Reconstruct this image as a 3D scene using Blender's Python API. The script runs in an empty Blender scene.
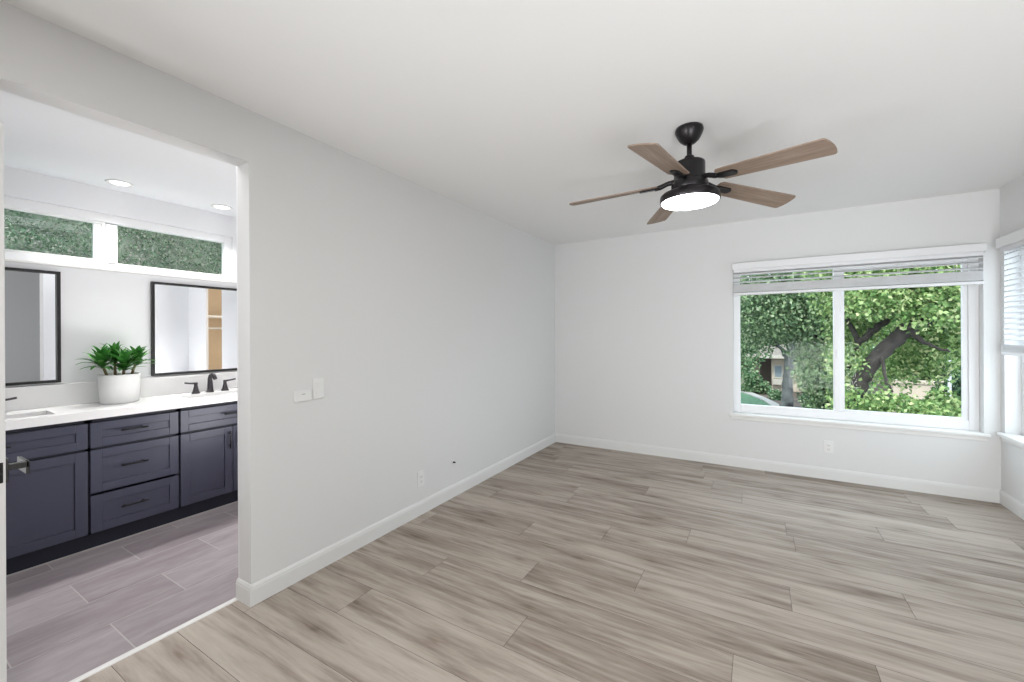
import bpy, bmesh, math, random
import numpy as np
from mathutils import Vector, Matrix

S = bpy.context.scene
COL = S.collection
PI = math.pi

# ------------------------------------------------------------------ camera
F_PX, YAW, PITCH, ROLL, HOR = 413.83, -0.5326, 0.0, -0.0053, 334.92
CAM = Vector((2.1464, -4.6889, 1.3247))
fw = Vector((math.sin(YAW)*math.cos(PITCH), math.cos(YAW)*math.cos(PITCH), math.sin(PITCH)))
r0 = Vector((math.cos(YAW), -math.sin(YAW), 0))
u0 = r0.cross(fw)
rt = r0*math.cos(ROLL) + u0*math.sin(ROLL)
up = -r0*math.sin(ROLL) + u0*math.cos(ROLL)
cd = bpy.data.cameras.new('camera')
cam = bpy.data.objects.new('camera', cd)
COL.objects.link(cam)
cd.sensor_width = 36.0
cd.lens = F_PX/1024*36.0
cd.shift_y = (HOR-341)/1024
cd.clip_start = 0.02
cd.clip_end = 400
m = Matrix((rt, up, -fw)).transposed().to_4x4()
m.translation = CAM
cam.matrix_world = m
S.camera = cam


def at(px, py, Y):
    """point of the plane y = Y that the photograph shows at pixel px, py"""
    d = fw + rt*((px-512)/F_PX) - up*((py-HOR)/F_PX)
    return CAM + d*((Y-CAM.y)/d.y)


# ------------------------------------------------------------------ world, lamps, exposure
W = bpy.data.worlds.new('overcast_sky')
S.world = W
W.use_nodes = True
wn = W.node_tree.nodes
wn['Background'].inputs[0].default_value = (0.78, 0.89, 1.0, 1)
wn['Background'].inputs[1].default_value = 3.3

vs = S.view_settings
vs.view_transform = 'Standard'
vs.look = 'None'
vs.exposure = 0.12
vs.gamma = 1.0
vs.use_curve_mapping = False


def area(name, loc, rot, sx, sy, power, color=(1, 1, 1), shape='RECTANGLE'):
    l = bpy.data.lights.new(name, 'AREA')
    l.shape = shape
    l.size = sx
    l.size_y = sy
    l.energy = power
    l.color = color
    o = bpy.data.objects.new(name, l)
    o.location = loc
    o.rotation_euler = rot
    COL.objects.link(o)
    return o


# unseen fill lights added behind the camera and in the bathroom, then the closet lamp
def aim(o, target, spread=180):
    d = Vector(target) - o.location
    o.rotation_euler = d.to_track_quat('-Z', 'Y').to_euler()
    o.data.spread = math.radians(spread)


COOL = (0.965, 0.985, 1.0)
aim(area('ceiling_fill', (0.7, -5.5, 0.9), (0, 0, 0), 1.0, 1.0, 17.0, COOL), (3.1, -1.1, 2.44), 110)  # added fill light without a fixture, brightens ceiling and back wall
aim(area('ceiling_fill_side', (3.3, -5.2, 0.7), (0, 0, 0), 1.2, 1.0, 30, COOL), (3.2, -1.3, 2.44), 120)  # second added fill, lifts the right side of the ceiling
area('fill_by_camera', (1.6, -5.0, 2.42), (0, 0, 0), 0.5, 0.5, 25, (1, 0.985, 0.965))  # unseen fill added to brighten the floor near the camera, no fixture
area('bathroom_fill_down', (-0.36, -3.5, 2.43), (0, 0, 0), 0.4, 1.1, 7.2, (1, 0.995, 0.99))  # added fill hidden behind the opening head, brightens vanity and tiles
aim(area('bathroom_fill_up', (-0.5, -2.85, 0.6), (0, 0, 0), 0.5, 0.5, 9.5, (1, 0.995, 1.0)), (-1.0, -3.6, 2.44))  # added fill hidden by the left wall, aimed up at the bathroom ceiling
aim(area('closet_lamp', (-1.05, -2.12, 1.45), (0, 0, 0), 0.3, 1.4, 4.5, (1, 0.93, 0.83)), (-0.13, -2.2, 1.35))
sl = bpy.data.lights.new('soft_sun', 'SUN')
sl.energy = 3.2
sl.angle = math.radians(12)
sl.color = (1, 0.97, 0.9)
so = bpy.data.objects.new('soft_sun', sl)
COL.objects.link(so)
so.rotation_euler = Vector((0.10, 0.62, -0.78)).to_track_quat('-Z', 'Y').to_euler()

# ------------------------------------------------------------------ materials
def srgb(r, g, b):
    f = lambda c: (c/255/12.92) if c/255 <= 0.04045 else ((c/255+0.055)/1.055)**2.4
    return (f(r), f(g), f(b), 1)


def mat(name, color, rough=0.5, metal=0.0, spec=0.5, noise=0.0, nscale=8.0, bump=0.0, bscale=60.0):
    M = bpy.data.materials.new(name)
    M.use_nodes = True
    nt = M.node_tree
    b = nt.nodes['Principled BSDF']
    b.inputs['Base Color'].default_value = color
    b.inputs['Roughness'].default_value = rough
    b.inputs['Metallic'].default_value = metal
    b.inputs['Specular IOR Level'].default_value = spec
    tc = nt.nodes.new('ShaderNodeTexCoord')
    if noise:
        n = nt.nodes.new('ShaderNodeTexNoise')
        n.inputs['Scale'].default_value = nscale
        n.inputs['Detail'].default_value = 4
        nt.links.new(tc.outputs['Object'], n.inputs['Vector'])
        rp = nt.nodes.new('ShaderNodeValToRGB')
        c = color
        rp.color_ramp.elements[0].position = 0.3
        rp.color_ramp.elements[1].position = 0.7
        rp.color_ramp.elements[0].color = (c[0]*(1-noise), c[1]*(1-noise), c[2]*(1-noise), 1)
        rp.color_ramp.elements[1].color = (min(1, c[0]*(1+noise)), min(1, c[1]*(1+noise)), min(1, c[2]*(1+noise)), 1)
        nt.links.new(n.outputs['Fac'], rp.inputs['Fac'])
        nt.links.new(rp.outputs['Color'], b.inputs['Base Color'])
    if bump:
        n2 = nt.nodes.new('ShaderNodeTexNoise')
        n2.inputs['Scale'].default_value = bscale
        n2.inputs['Detail'].default_value = 3
        nt.links.new(tc.outputs['Object'], n2.inputs['Vector'])
        bp = nt.nodes.new('ShaderNodeBump')
        bp.inputs['Strength'].default_value = bump
        bp.inputs['Distance'].default_value = 0.002
        nt.links.new(n2.outputs['Fac'], bp.inputs['Height'])
        nt.links.new(bp.outputs['Normal'], b.inputs['Normal'])
    return M


def emit(name, color, strength):
    M = bpy.data.materials.new(name)
    M.use_nodes = True
    b = M.node_tree.nodes['Principled BSDF']
    b.inputs['Base Color'].default_value = (0.9, 0.9, 0.9, 1)
    b.inputs['Emission Color'].default_value = color
    b.inputs['Emission Strength'].default_value = strength
    return M


def glass_mat(name, tint=(1, 1, 1, 1), gloss=0.06):
    M = bpy.data.materials.new(name)
    M.use_nodes = True
    nt = M.node_tree
    nt.nodes.clear()
    o = nt.nodes.new('ShaderNodeOutputMaterial')
    t = nt.nodes.new('ShaderNodeBsdfTransparent')
    t.inputs[0].default_value = tint
    g = nt.nodes.new('ShaderNodeBsdfGlossy')
    g.inputs['Roughness'].default_value = 0.02
    mx = nt.nodes.new('ShaderNodeMixShader')
    mx.inputs[0].default_value = gloss
    nt.links.new(t.outputs[0], mx.inputs[1])
    nt.links.new(g.outputs[0], mx.inputs[2])
    nt.links.new(mx.outputs[0], o.inputs[0])
    return M


def grain_mat(name, stops, along, across, tone_amt=0.5, rough=0.45, bump=0.15, knots=None):
    """wood-like planks: noise stretched along the plank, one tone per plank from a face attribute"""
    M = bpy.data.materials.new(name)
    M.use_nodes = True
    nt = M.node_tree
    N, L = nt.nodes, nt.links
    b = N['Principled BSDF']
    b.inputs['Roughness'].default_value = rough
    b.inputs['Specular IOR Level'].default_value = 0.3
    tc = N.new('ShaderNodeTexCoord')
    at_ = N.new('ShaderNodeAttribute')
    at_.attribute_name = 'tone'
    # shift the pattern plank by plank
    ml = N.new('ShaderNodeVectorMath'); ml.operation = 'SCALE'
    cv = N.new('ShaderNodeCombineXYZ')
    cv.inputs[0].default_value = 0
    L.new(at_.outputs['Fac'], cv.inputs[0]); L.new(at_.outputs['Fac'], cv.inputs[1]); L.new(at_.outputs['Fac'], cv.inputs[2])
    L.new(cv.outputs[0], ml.inputs[0]); ml.inputs['Scale'].default_value = 37.0
    ad = N.new('ShaderNodeVectorMath'); ad.operation = 'ADD'
    L.new(tc.outputs['Object'], ad.inputs[0]); L.new(ml.outputs[0], ad.inputs[1])

    def nz(scale_vec, detail, rough_=0.6, dist=0.0):
        mp = N.new('ShaderNodeMapping')
        mp.inputs['Scale'].default_value = scale_vec
        L.new(ad.outputs[0], mp.inputs['Vector'])
        n = N.new('ShaderNodeTexNoise')
        n.inputs['Scale'].default_value = 1.0
        n.inputs['Detail'].default_value = detail
        n.inputs['Roughness'].default_value = rough_
        n.inputs['Distortion'].default_value = dist
        L.new(mp.outputs[0], n.inputs['Vector'])
        return n
    big = nz(VEC(along, across, 1.0), 4, 0.6, 0.6)
    fine = nz(VEC(along, across, 4.5), 5, 0.65, 0.3)
    def mix_math(x, y, fx, fy):
        q = N.new('ShaderNodeMath'); q.operation = 'MULTIPLY'; L.new(x, q.inputs[0]); q.inputs[1].default_value = fx
        q2 = N.new('ShaderNodeMath'); q2.operation = 'MULTIPLY_ADD'; L.new(y, q2.inputs[0]); q2.inputs[1].default_value = fy
        L.new(q.outputs[0], q2.inputs[2])
        return q2.outputs[0]
    v = mix_math(big.outputs['Fac'], fine.outputs['Fac'], 0.68, 0.32)
    tn = N.new('ShaderNodeMath'); tn.operation = 'MULTIPLY_ADD'
    L.new(at_.outputs['Fac'], tn.inputs[0]); tn.inputs[1].default_value = tone_amt; L.new(v, tn.inputs[2])
    sb = N.new('ShaderNodeMath'); sb.operation = 'SUBTRACT'; L.new(tn.outputs[0], sb.inputs[0]); sb.inputs[1].default_value = tone_amt*0.5
    rp = N.new('ShaderNodeValToRGB')
    els = rp.color_ramp.elements
    while len(els) < len(stops):
        els.new(0.5)
    for e, (p, cc) in zip(els, stops):
        e.position = p
        e.color = cc
    L.new(sb.outputs[0], rp.inputs['Fac'])
    if knots:
        # knots: small dark eyes drawn out along the plank, with a softer dark tail round them
        mp = N.new('ShaderNodeMapping'); mp.inputs['Scale'].default_value = VEC(knots[0], knots[1], 1.0)
        nd = N.new('ShaderNodeVectorMath'); nd.operation = 'MULTIPLY_ADD'
        L.new(fine.outputs['Color'], nd.inputs[0]); nd.inputs[1].default_value = (0.10, 0.05, 0); L.new(ad.outputs[0], nd.inputs[2])
        L.new(nd.outputs[0], mp.inputs['Vector'])
        vo = N.new('ShaderNodeTexVoronoi'); vo.voronoi_dimensions = '2D'; vo.inputs['Scale'].default_value = 1.0
        L.new(mp.outputs[0], vo.inputs['Vector'])
        kr = N.new('ShaderNodeValToRGB')
        ke = kr.color_ramp.elements
        ke[0].position = 0.015; ke[0].color = (0.58, 0.54, 0.51, 1)
        ke[1].position = 0.22; ke[1].color = (1, 1, 1, 1)
        e3 = ke.new(0.06); e3.color = (0.80, 0.78, 0.76, 1)
        L.new(vo.outputs['Distance'], kr.inputs['Fac'])
        mk = N.new('ShaderNodeMix'); mk.data_type = 'RGBA'; mk.blend_type = 'MULTIPLY'; mk.inputs[0].default_value = 1.0
        L.new(rp.outputs['Color'], mk.inputs[6]); L.new(kr.outputs['Color'], mk.inputs[7])
        L.new(mk.outputs[2], b.inputs['Base Color'])
    else:
        L.new(rp.outputs['Color'], b.inputs['Base Color'])
    if bump:
        bp = N.new('ShaderNodeBump'); bp.inputs['Strength'].default_value = bump; bp.inputs['Distance'].default_value = 0.001
        L.new(fine.outputs['Fac'], bp.inputs['Height']); L.new(bp.outputs['Normal'], b.inputs['Normal'])
    return M


def VEC(along, across, k):
    # along / across are scales for the x and y directions
    return (along*k, across*k, 1.0)


def leaf_mat(name, stops, trans=0.35, rough=0.5):
    M = bpy.data.materials.new(name)
    M.use_nodes = True
    nt = M.node_tree
    N, L = nt.nodes, nt.links
    N.clear()
    out = N.new('ShaderNodeOutputMaterial')
    g = N.new('ShaderNodeNewGeometry')
    rp = N.new('ShaderNodeValToRGB')
    els = rp.color_ramp.elements
    while len(els) < len(stops):
        els.new(0.5)
    for e, (p, c) in zip(els, stops):
        e.position = p
        e.color = c
    L.new(g.outputs['Random Per Island'], rp.inputs['Fac'])
    b = N.new('ShaderNodeBsdfPrincipled')
    b.inputs['Roughness'].default_value = rough
    b.inputs['Specular IOR Level'].default_value = 0.3
    t = N.new('ShaderNodeBsdfTranslucent')
    L.new(rp.outputs[0], b.inputs['Base Color'])
    L.new(rp.outputs[0], t.inputs['Color'])
    mx = N.new('ShaderNodeMixShader')
    mx.inputs[0].default_value = trans
    L.new(b.outputs[0], mx.inputs[1]); L.new(t.outputs[0], mx.inputs[2])
    L.new(mx.outputs[0], out.inputs[0])
    return M


M = {}
M['wall'] = mat('wall_paint', (0.775, 0.775, 0.772, 1), 0.85, spec=0.2, bump=0.12, bscale=220)
M['ceiling'] = mat('ceiling_paint', (0.87, 0.865, 0.86, 1), 0.9, spec=0.1, bump=0.1, bscale=180)
M['bath_wall'] = mat('bathroom_paint', (0.84, 0.845, 0.86, 1), 0.7, spec=0.25, bump=0.05, bscale=200)
M['trim'] = mat('trim_white', (0.84, 0.835, 0.82, 1), 0.4, spec=0.4)
M['base'] = mat('baseboard_paint', (0.795, 0.795, 0.785, 1), 0.6, spec=0.3)
M['vinyl'] = mat('white_vinyl', (0.86, 0.86, 0.87, 1), 0.35)
M['blind'] = mat('blind_white', (0.85, 0.85, 0.86, 1), 0.45)
M['cord'] = mat('blind_cord', (0.80, 0.80, 0.80, 1), 0.8)
M['glass'] = glass_mat('window_glass', (0.97, 0.985, 0.975, 1), 0.003)
M['glass_screen'] = glass_mat('screened_glass', (0.90, 0.94, 0.93, 1), 0.01)
M['plastic'] = mat('white_plastic', (0.83, 0.83, 0.82, 1), 0.35)
M['plastic_grey'] = mat('grey_plastic', (0.45, 0.45, 0.45, 1), 0.4)
M['slot'] = mat('dark_slot', (0.05, 0.05, 0.05, 1), 0.6)
M['black'] = mat('matte_black_metal', (0.014, 0.0135, 0.014, 1), 0.42, metal=0.3)
M['gloss_black'] = mat('polished_black', (0.012, 0.012, 0.013, 1), 0.16, spec=0.9)
M['bronze'] = mat('oil_rubbed_bronze', (0.030, 0.028, 0.030, 1), 0.34, metal=0.7)
M['faucet'] = mat('dark_bronze', (0.075, 0.070, 0.075, 1), 0.28, metal=0.85)
M['navy'] = mat('navy_cabinet_paint', (0.058, 0.061, 0.094, 1), 0.38, spec=0.4, noise=0.05, nscale=3)
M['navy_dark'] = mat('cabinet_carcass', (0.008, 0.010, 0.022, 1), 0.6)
M['quartz'] = mat('white_quartz', (0.87, 0.865, 0.86, 1), 0.22, noise=0.015, nscale=5)
M['porcelain'] = mat('white_porcelain', (0.86, 0.86, 0.86, 1), 0.12)
M['mirror'] = mat('mirror_silver', (0.88, 0.90, 0.92, 1), 0.01, metal=1.0)
M['pot'] = mat('white_ceramic', (0.82, 0.82, 0.81, 1), 0.55, noise=0.02, nscale=30)
M['soil'] = mat('potting_soil', (0.035, 0.024, 0.016, 1), 0.95, noise=0.4, nscale=90)
M['stem'] = mat('plant_stem', (0.20, 0.15, 0.08, 1), 0.8, noise=0.3, nscale=60)
M['door'] = mat('door_paint', (0.80, 0.80, 0.80, 1), 0.45)
M['door_grey'] = mat('grey_door_paint', (0.30, 0.305, 0.31, 1), 0.5)
M['closet'] = mat('closet_maple', (0.74, 0.60, 0.43, 1), 0.5, noise=0.08, nscale=5)
M['grout'] = mat('tile_grout', (0.52, 0.50, 0.49, 1), 0.8)
M['gap'] = mat('plank_gap', (0.10, 0.085, 0.072, 1), 0.9)
M['fan_light'] = emit('fan_light_diffuser', (0.97, 0.985, 1.0, 1), 17.0)
M['downlight'] = emit('downlight_lens', (1.0, 0.98, 0.95, 1), 3.0)
M['bark'] = mat('tree_bark', (0.030, 0.025, 0.022, 1), 0.95, noise=0.5, nscale=9, bump=1.0, bscale=18)
M['bark_grey'] = mat('grey_bark', (0.085, 0.09, 0.09, 1), 0.95, noise=0.3, nscale=4, bump=0.8, bscale=10)
M['stucco'] = mat('house_stucco', (0.462, 0.389, 0.315, 1), 0.9, noise=0.08, nscale=2)
M['roof'] = mat('house_roof', (0.140, 0.123, 0.106, 1), 0.9, noise=0.25, nscale=6)
M['house_trim'] = mat('house_trim', (0.392, 0.364, 0.322, 1), 0.7)
M['house_glass'] = mat('house_window_glass', (0.196, 0.238, 0.266, 1), 0.08)
M['house_dark'] = mat('house_door_paint', (0.098, 0.077, 0.063, 1), 0.5)
M['lawn'] = mat('lawn_green', (0.049, 0.119, 0.063, 1), 0.95, noise=0.35, nscale=5)
M['mulch'] = mat('mulch_brown', (0.077, 0.060, 0.048, 1), 0.95, noise=0.4, nscale=3)
M['concrete'] = mat('concrete_path', (0.280, 0.273, 0.259, 1), 0.9, noise=0.1, nscale=4)
M['iron'] = mat('fence_iron', (0.056, 0.056, 0.063, 1), 0.5, metal=0.4)
M['post'] = mat('post_metal', (0.336, 0.350, 0.371, 1), 0.5, metal=0.3)
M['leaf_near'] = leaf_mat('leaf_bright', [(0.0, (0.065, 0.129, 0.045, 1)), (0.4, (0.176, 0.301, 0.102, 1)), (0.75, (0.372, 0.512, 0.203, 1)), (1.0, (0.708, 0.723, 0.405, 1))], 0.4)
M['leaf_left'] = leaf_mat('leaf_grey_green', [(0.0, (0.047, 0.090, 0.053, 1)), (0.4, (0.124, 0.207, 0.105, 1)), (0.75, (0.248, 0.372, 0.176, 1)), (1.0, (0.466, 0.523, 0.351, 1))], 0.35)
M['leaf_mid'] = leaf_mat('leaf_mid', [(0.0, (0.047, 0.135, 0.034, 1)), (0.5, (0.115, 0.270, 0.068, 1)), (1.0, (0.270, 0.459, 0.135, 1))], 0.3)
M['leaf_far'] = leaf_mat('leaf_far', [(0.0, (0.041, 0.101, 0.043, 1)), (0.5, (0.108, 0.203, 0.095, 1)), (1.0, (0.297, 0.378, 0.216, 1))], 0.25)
M['leaf_dark'] = leaf_mat('leaf_dark', [(0.0, (0.016, 0.047, 0.022, 1)), (1.0, (0.068, 0.135, 0.061, 1))], 0.2)
M['plant_leaf'] = leaf_mat('plant_leaf', [(0.0, (0.018, 0.09, 0.018, 1)), (0.6, (0.05, 0.21, 0.035, 1)), (1.0, (0.16, 0.40, 0.10, 1))], 0.25, 0.35)
M['ivy'] = leaf_mat('ground_ivy', [(0.0, (0.036, 0.077, 0.038, 1)), (0.35, (0.096, 0.163, 0.086, 1)), (0.65, (0.170, 0.240, 0.144, 1)), (0.8, (0.230, 0.202, 0.182, 1)), (1.0, (0.360, 0.365, 0.269, 1))], 0.2)
M['hill'] = mat('hill_earth', (0.100, 0.112, 0.080, 1), 0.95, noise=0.5, nscale=4)

T1 = [(0.26, srgb(112, 99, 89)), (0.40, srgb(148, 136, 125)), (0.54, srgb(178, 167, 156)), (0.76, srgb(199, 190, 180))]
M['plank'] = grain_mat('oak_plank', T1, 1.2, 14.0, tone_amt=0.11, rough=0.62, bump=0.08, knots=(1.15, 3.6))
T2 = [(0.20, srgb(128, 120, 123)), (0.45, srgb(154, 145, 148)), (0.62, srgb(170, 162, 165)), (0.85, srgb(186, 180, 182))]
M['tile'] = grain_mat('grey_wood_tile', T2, 9.0, 2.0, tone_amt=0.22, rough=0.35, bump=0.05)
T3 = [(0.25, srgb(122, 104, 91)), (0.45, srgb(148, 130, 116)), (0.60, srgb(167, 150, 136)), (0.85, srgb(184, 169, 155))]
M['blade'] = grain_mat('oak_blade', T3, 3.0, 40.0, tone_amt=0.15, rough=0.55, bump=0.05)


# ------------------------------------------------------------------ mesh helpers
def tag(o, label=None, cat=None, group=None, kind=None):
    if label: o['label'] = label
    if cat: o['category'] = cat
    if group: o['group'] = group
    if kind: o['kind'] = kind
    return o


def thing(name, label, cat, loc=(0, 0, 0), rz=0.0, group=None):
    o = bpy.data.objects.new(name, None)
    o.empty_display_size = 0.05
    o.location = loc
    o.rotation_euler = (0, 0, rz)
    COL.objects.link(o)
    return tag(o, label, cat, group)


def copy_tree(o, parent=None):
    c = o.copy()
    COL.objects.link(c)
    c.parent = parent
    for ch in list(o.children):
        copy_tree(ch, c)
    return c


class MB:
    def __init__(self):
        self.bm = bmesh.new()
        self.mi = 0

    def _faces(self, fs):
        for f in fs:
            f.material_index = self.mi

    def box(self, a, b, mtx=None):
        x0, y0, z0 = [min(a[i], b[i]) for i in range(3)]
        x1, y1, z1 = [max(a[i], b[i]) for i in range(3)]
        vs_ = [(x0, y0, z0), (x1, y0, z0), (x1, y1, z0), (x0, y1, z0), (x0, y0, z1), (x1, y0, z1), (x1, y1, z1), (x0, y1, z1)]
        vs_ = [Vector(v) for v in vs_]
        if mtx is not None:
            vs_ = [mtx @ v for v in vs_]
        v = [self.bm.verts.new(p) for p in vs_]
        fs = [self.bm.faces.new([v[i] for i in q]) for q in ((3, 2, 1, 0), (4, 5, 6, 7), (0, 1, 5, 4), (1, 2, 6, 5), (2, 3, 7, 6), (3, 0, 4, 7))]
        self._faces(fs)
        return self

    def rings(self, rings, cap=True, closed=False):
        R = [[self.bm.verts.new(p) for p in r] for r in rings]
        n = len(R[0])
        k = len(R)
        for i in range(k if closed else k-1):
            A, B = R[i], R[(i+1) % k]
            for j in range(n):
                f = self.bm.faces.new((A[j], A[(j+1) % n], B[(j+1) % n], B[j]))
                f.material_index = self.mi
                f.smooth = True
        if cap and not closed:
            f = self.bm.faces.new(list(reversed(R[0]))); f.material_index = self.mi
            f = self.bm.faces.new(R[-1]); f.material_index = self.mi
        return self

    def lathe(self, prof, c=(0, 0, 0), n=32, mtx=None, cap=True):
        c = Vector(c)
        rs = []
        for (r, z) in prof:
            ring = []
            for j in range(n):
                a = 2*PI*j/n
                p = Vector((r*math.cos(a), r*math.sin(a), z))
                if mtx is not None:
                    p = mtx @ p
                ring.append(p + c)
            rs.append(ring)
        return self.rings(rs, cap)

    def tube(self, pts, radii, n=10, cap=True):
        pts = [Vector(p) for p in pts]
        if not hasattr(radii, '__len__'):
            radii = [radii]*len(pts)
        rs = []
        ref = None
        for i, p in enumerate(pts):
            d = (pts[min(i+1, len(pts)-1)] - pts[max(i-1, 0)]).normalized()
            if ref is None:
                ref = Vector((0, 0, 1)) if abs(d.z) < 0.9 else Vector((1, 0, 0))
            s = d.cross(ref).normalized()
            t = s.cross(d).normalized()
            ref = t
            rs.append([p + s*(radii[i]*math.cos(2*PI*j/n)) + t*(radii[i]*math.sin(2*PI*j/n)) for j in range(n)])
        return self.rings(rs, cap)

    def prism(self, poly, axis, a, b):
        """extrude a 2D outline along an axis: poly in the two other axes in xyz order"""
        def P(q, w):
            if axis == 'x': return (w, q[0], q[1])
            if axis == 'y': return (q[0], w, q[1])
            return (q[0], q[1], w)
        A = [self.bm.verts.new(P(q, a)) for q in poly]
        B = [self.bm.verts.new(P(q, b)) for q in poly]
        n = len(poly)
        fs = [self.bm.faces.new((A[j], A[(j+1) % n], B[(j+1) % n], B[j])) for j in range(n)]
        fs.append(self.bm.faces.new(list(reversed(A))))
        fs.append(self.bm.faces.new(B))
        self._faces(fs)
        return self

    def build(self, name, mats, parent=None, bevel=0.0, seg=2, smooth=None):
        bmesh.ops.recalc_face_normals(self.bm, faces=self.bm.faces[:])
        me = bpy.data.meshes.new(name)
        self.bm.to_mesh(me)
        self.bm.free()
        if not isinstance(mats, (list, tuple)):
            mats = [mats]
        for q in mats:
            me.materials.append(q)
        o = bpy.data.objects.new(name, me)
        COL.objects.link(o)
        if parent is not None:
            o.parent = parent
        if bevel:
            b = o.modifiers.new('bevel', 'BEVEL')
            b.width = bevel
            b.segments = seg
            b.limit_method = 'ANGLE'
            b.angle_limit = math.radians(40)
        return o


def struct(name, mb, mats, **k):
    return tag(mb.build(name, mats, **k), kind='structure')


def frame_boxes(mb, axis, w0, w1, a0, a1, z0, z1, t, tb=None):
    """rectangular frame whose plane is normal to axis, between w0..w1 along it"""
    tb = t if tb is None else tb
    def bx(u0, u1, q0, q1):
        if axis == 'x':
            mb.box((w0, u0, q0), (w1, u1, q1))
        else:
            mb.box((u0, w0, q0), (u1, w1, q1))
    bx(a0, a0+t, z0, z1)
    bx(a1-t, a1, z0, z1)
    bx(a0+t, a1-t, z0, z0+tb)
    bx(a0+t, a1-t, z1-t, z1)
    return mb


# ------------------------------------------------------------------ room constants
H = 2.44
RW = 3.7804            # right wall
YE = -3.589            # end of the left wall at the opening
YO = -4.42             # other side of the opening
TH = 0.108
YR = -6.4              # rear wall
HD = 2.184             # opening head
BX, BXU = -1.84, -2.05   # bathroom window wall, lower and upper part
BY0, BY1 = -5.4, -2.45   # bathroom ends
LEDGE = 1.795

# ---- walls
mb = MB()
mb.box((-TH, YE, 0), (0, 0.20, H)); mb.box((-TH, YO, HD), (0, YE, H)); mb.box((-TH, YR-0.1, 0), (0, YO, H))
struct('wall_left', mb, M['wall'])

WX0, WX1, WZ0, WZ1 = 1.950, 3.690, 0.512, 1.975   # window 1 opening
mb = MB()
mb.box((0, 0, 0), (WX0, 0.20, H)); mb.box((WX1, 0, 0), (RW+0.2, 0.20, H))
mb.box((WX0, 0, 0), (WX1, 0.20, WZ0)); mb.box((WX0, 0, WZ1), (WX1, 0.20, H))
struct('wall_back', mb, M['wall'])

RY0, RY1 = -1.62, -0.060   # window 2 opening along y
mb = MB()
mb.box((RW, RY1, 0), (RW+0.2, 0, H)); mb.box((RW, YR-0.1, 0), (RW+0.2, RY0, H))
mb.box((RW, RY0, 0), (RW+0.2, RY1, 0.535)); mb.box((RW, RY0, 1.985), (RW+0.2, RY1, H))
struct('wall_right', mb, M['wall'])
struct('wall_rear', MB().box((0, YR-0.1, 0), (RW, YR, H)), M['wall'])
struct('ceiling', MB().box((-TH, YR-0.1, H), (RW+0.2, 0.2, H+0.12)), M['ceiling'])

# ---- oak plank floor: rows run along x, 0.22 wide, 1.5 long, joints where the photograph shows them
random.seed(4)
def plank_floor():
    bm = bmesh.new()
    tone = bm.faces.layers.float.new('tone')
    v = [bm.verts.new(p) for p in ((-TH, YR, -0.0035), (RW, YR, -0.0035), (RW, 0, -0.0035), (-TH, 0, -0.0035))]
    f = bm.faces.new(v); f.material_index = 1
    joints = {-3.645: 0.02, -3.425: 0.41, -3.205: 1.215, -2.985: 0.56, -2.765: 1.05, -2.545: 0.10, -2.325: 2.29,
              -2.105: 1.28, -1.885: 1.76, -1.665: 0.85, -1.445: 2.315, -1.225: 2.845, -3.865: 1.0}
    y = -3.416 - 0.22*14
    rows = {-3.64: 0.72, -3.86: 0.95, -4.08: 1.0, -4.3: 0.9}
    tones = {(-3.42, -1.09): 0.12, (-3.42, 0.41): 0.55, (-3.2, -0.28): 0.5, (-3.2, 1.22): 0.25}
    g = 0.0008
    while y < 0:
        ya, yb = max(y, YR), min(y+0.22, 0)
        j = None
        for k, vv in joints.items():
            if abs(k-y) < 0.02:
                j = vv
        if j is None:
            j = random.uniform(0, 1.5)
        x = j - 1.5*math.ceil((j+TH)/1.5)
        last = None
        while x < RW:
            xa, xb = max(x, -0.104), min(x+1.5, RW)
            if xb-xa > 0.01 and yb-ya > 0.01:
                # the planks beside the opening stop at the wall
                z = 0.0
                top = [bm.verts.new((px, py, z)) for px, py in ((xa+g, ya+g), (xb-g, ya+g), (xb-g, yb-g), (xa+g, yb-g))]
                low = [bm.verts.new((px, py, -0.004)) for px, py in ((xa, ya), (xb, ya), (xb, yb), (xa, yb))]
                f = bm.faces.new(top)
                t = random.random()
                if last is not None and abs(t-last) < 0.2:
                    t = (t+0.4) % 1.0
                t = tones.get((round(y, 2), round(x, 2)), rows.get(round(y, 2), t))
                last = t
                f[tone] = t
                for i in range(4):
                    s = bm.faces.new((low[i], low[(i+1) % 4], top[(i+1) % 4], top[i]))
                    s[tone] = t
                    s.material_index = 1
            x += 1.5
        y += 0.22
    bmesh.ops.recalc_face_normals(bm, faces=bm.faces[:])
    for f in bm.faces:
        if f.normal.z < -0.5:
            f.normal_flip()
    me = bpy.data.meshes.new('floor')
    bm.to_mesh(me); bm.free()
    me.materials.append(M['plank']); me.materials.append(M['gap'])
    o = bpy.data.objects.new('floor', me); COL.objects.link(o)
    return tag(o, kind='structure')
plank_floor()

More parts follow.
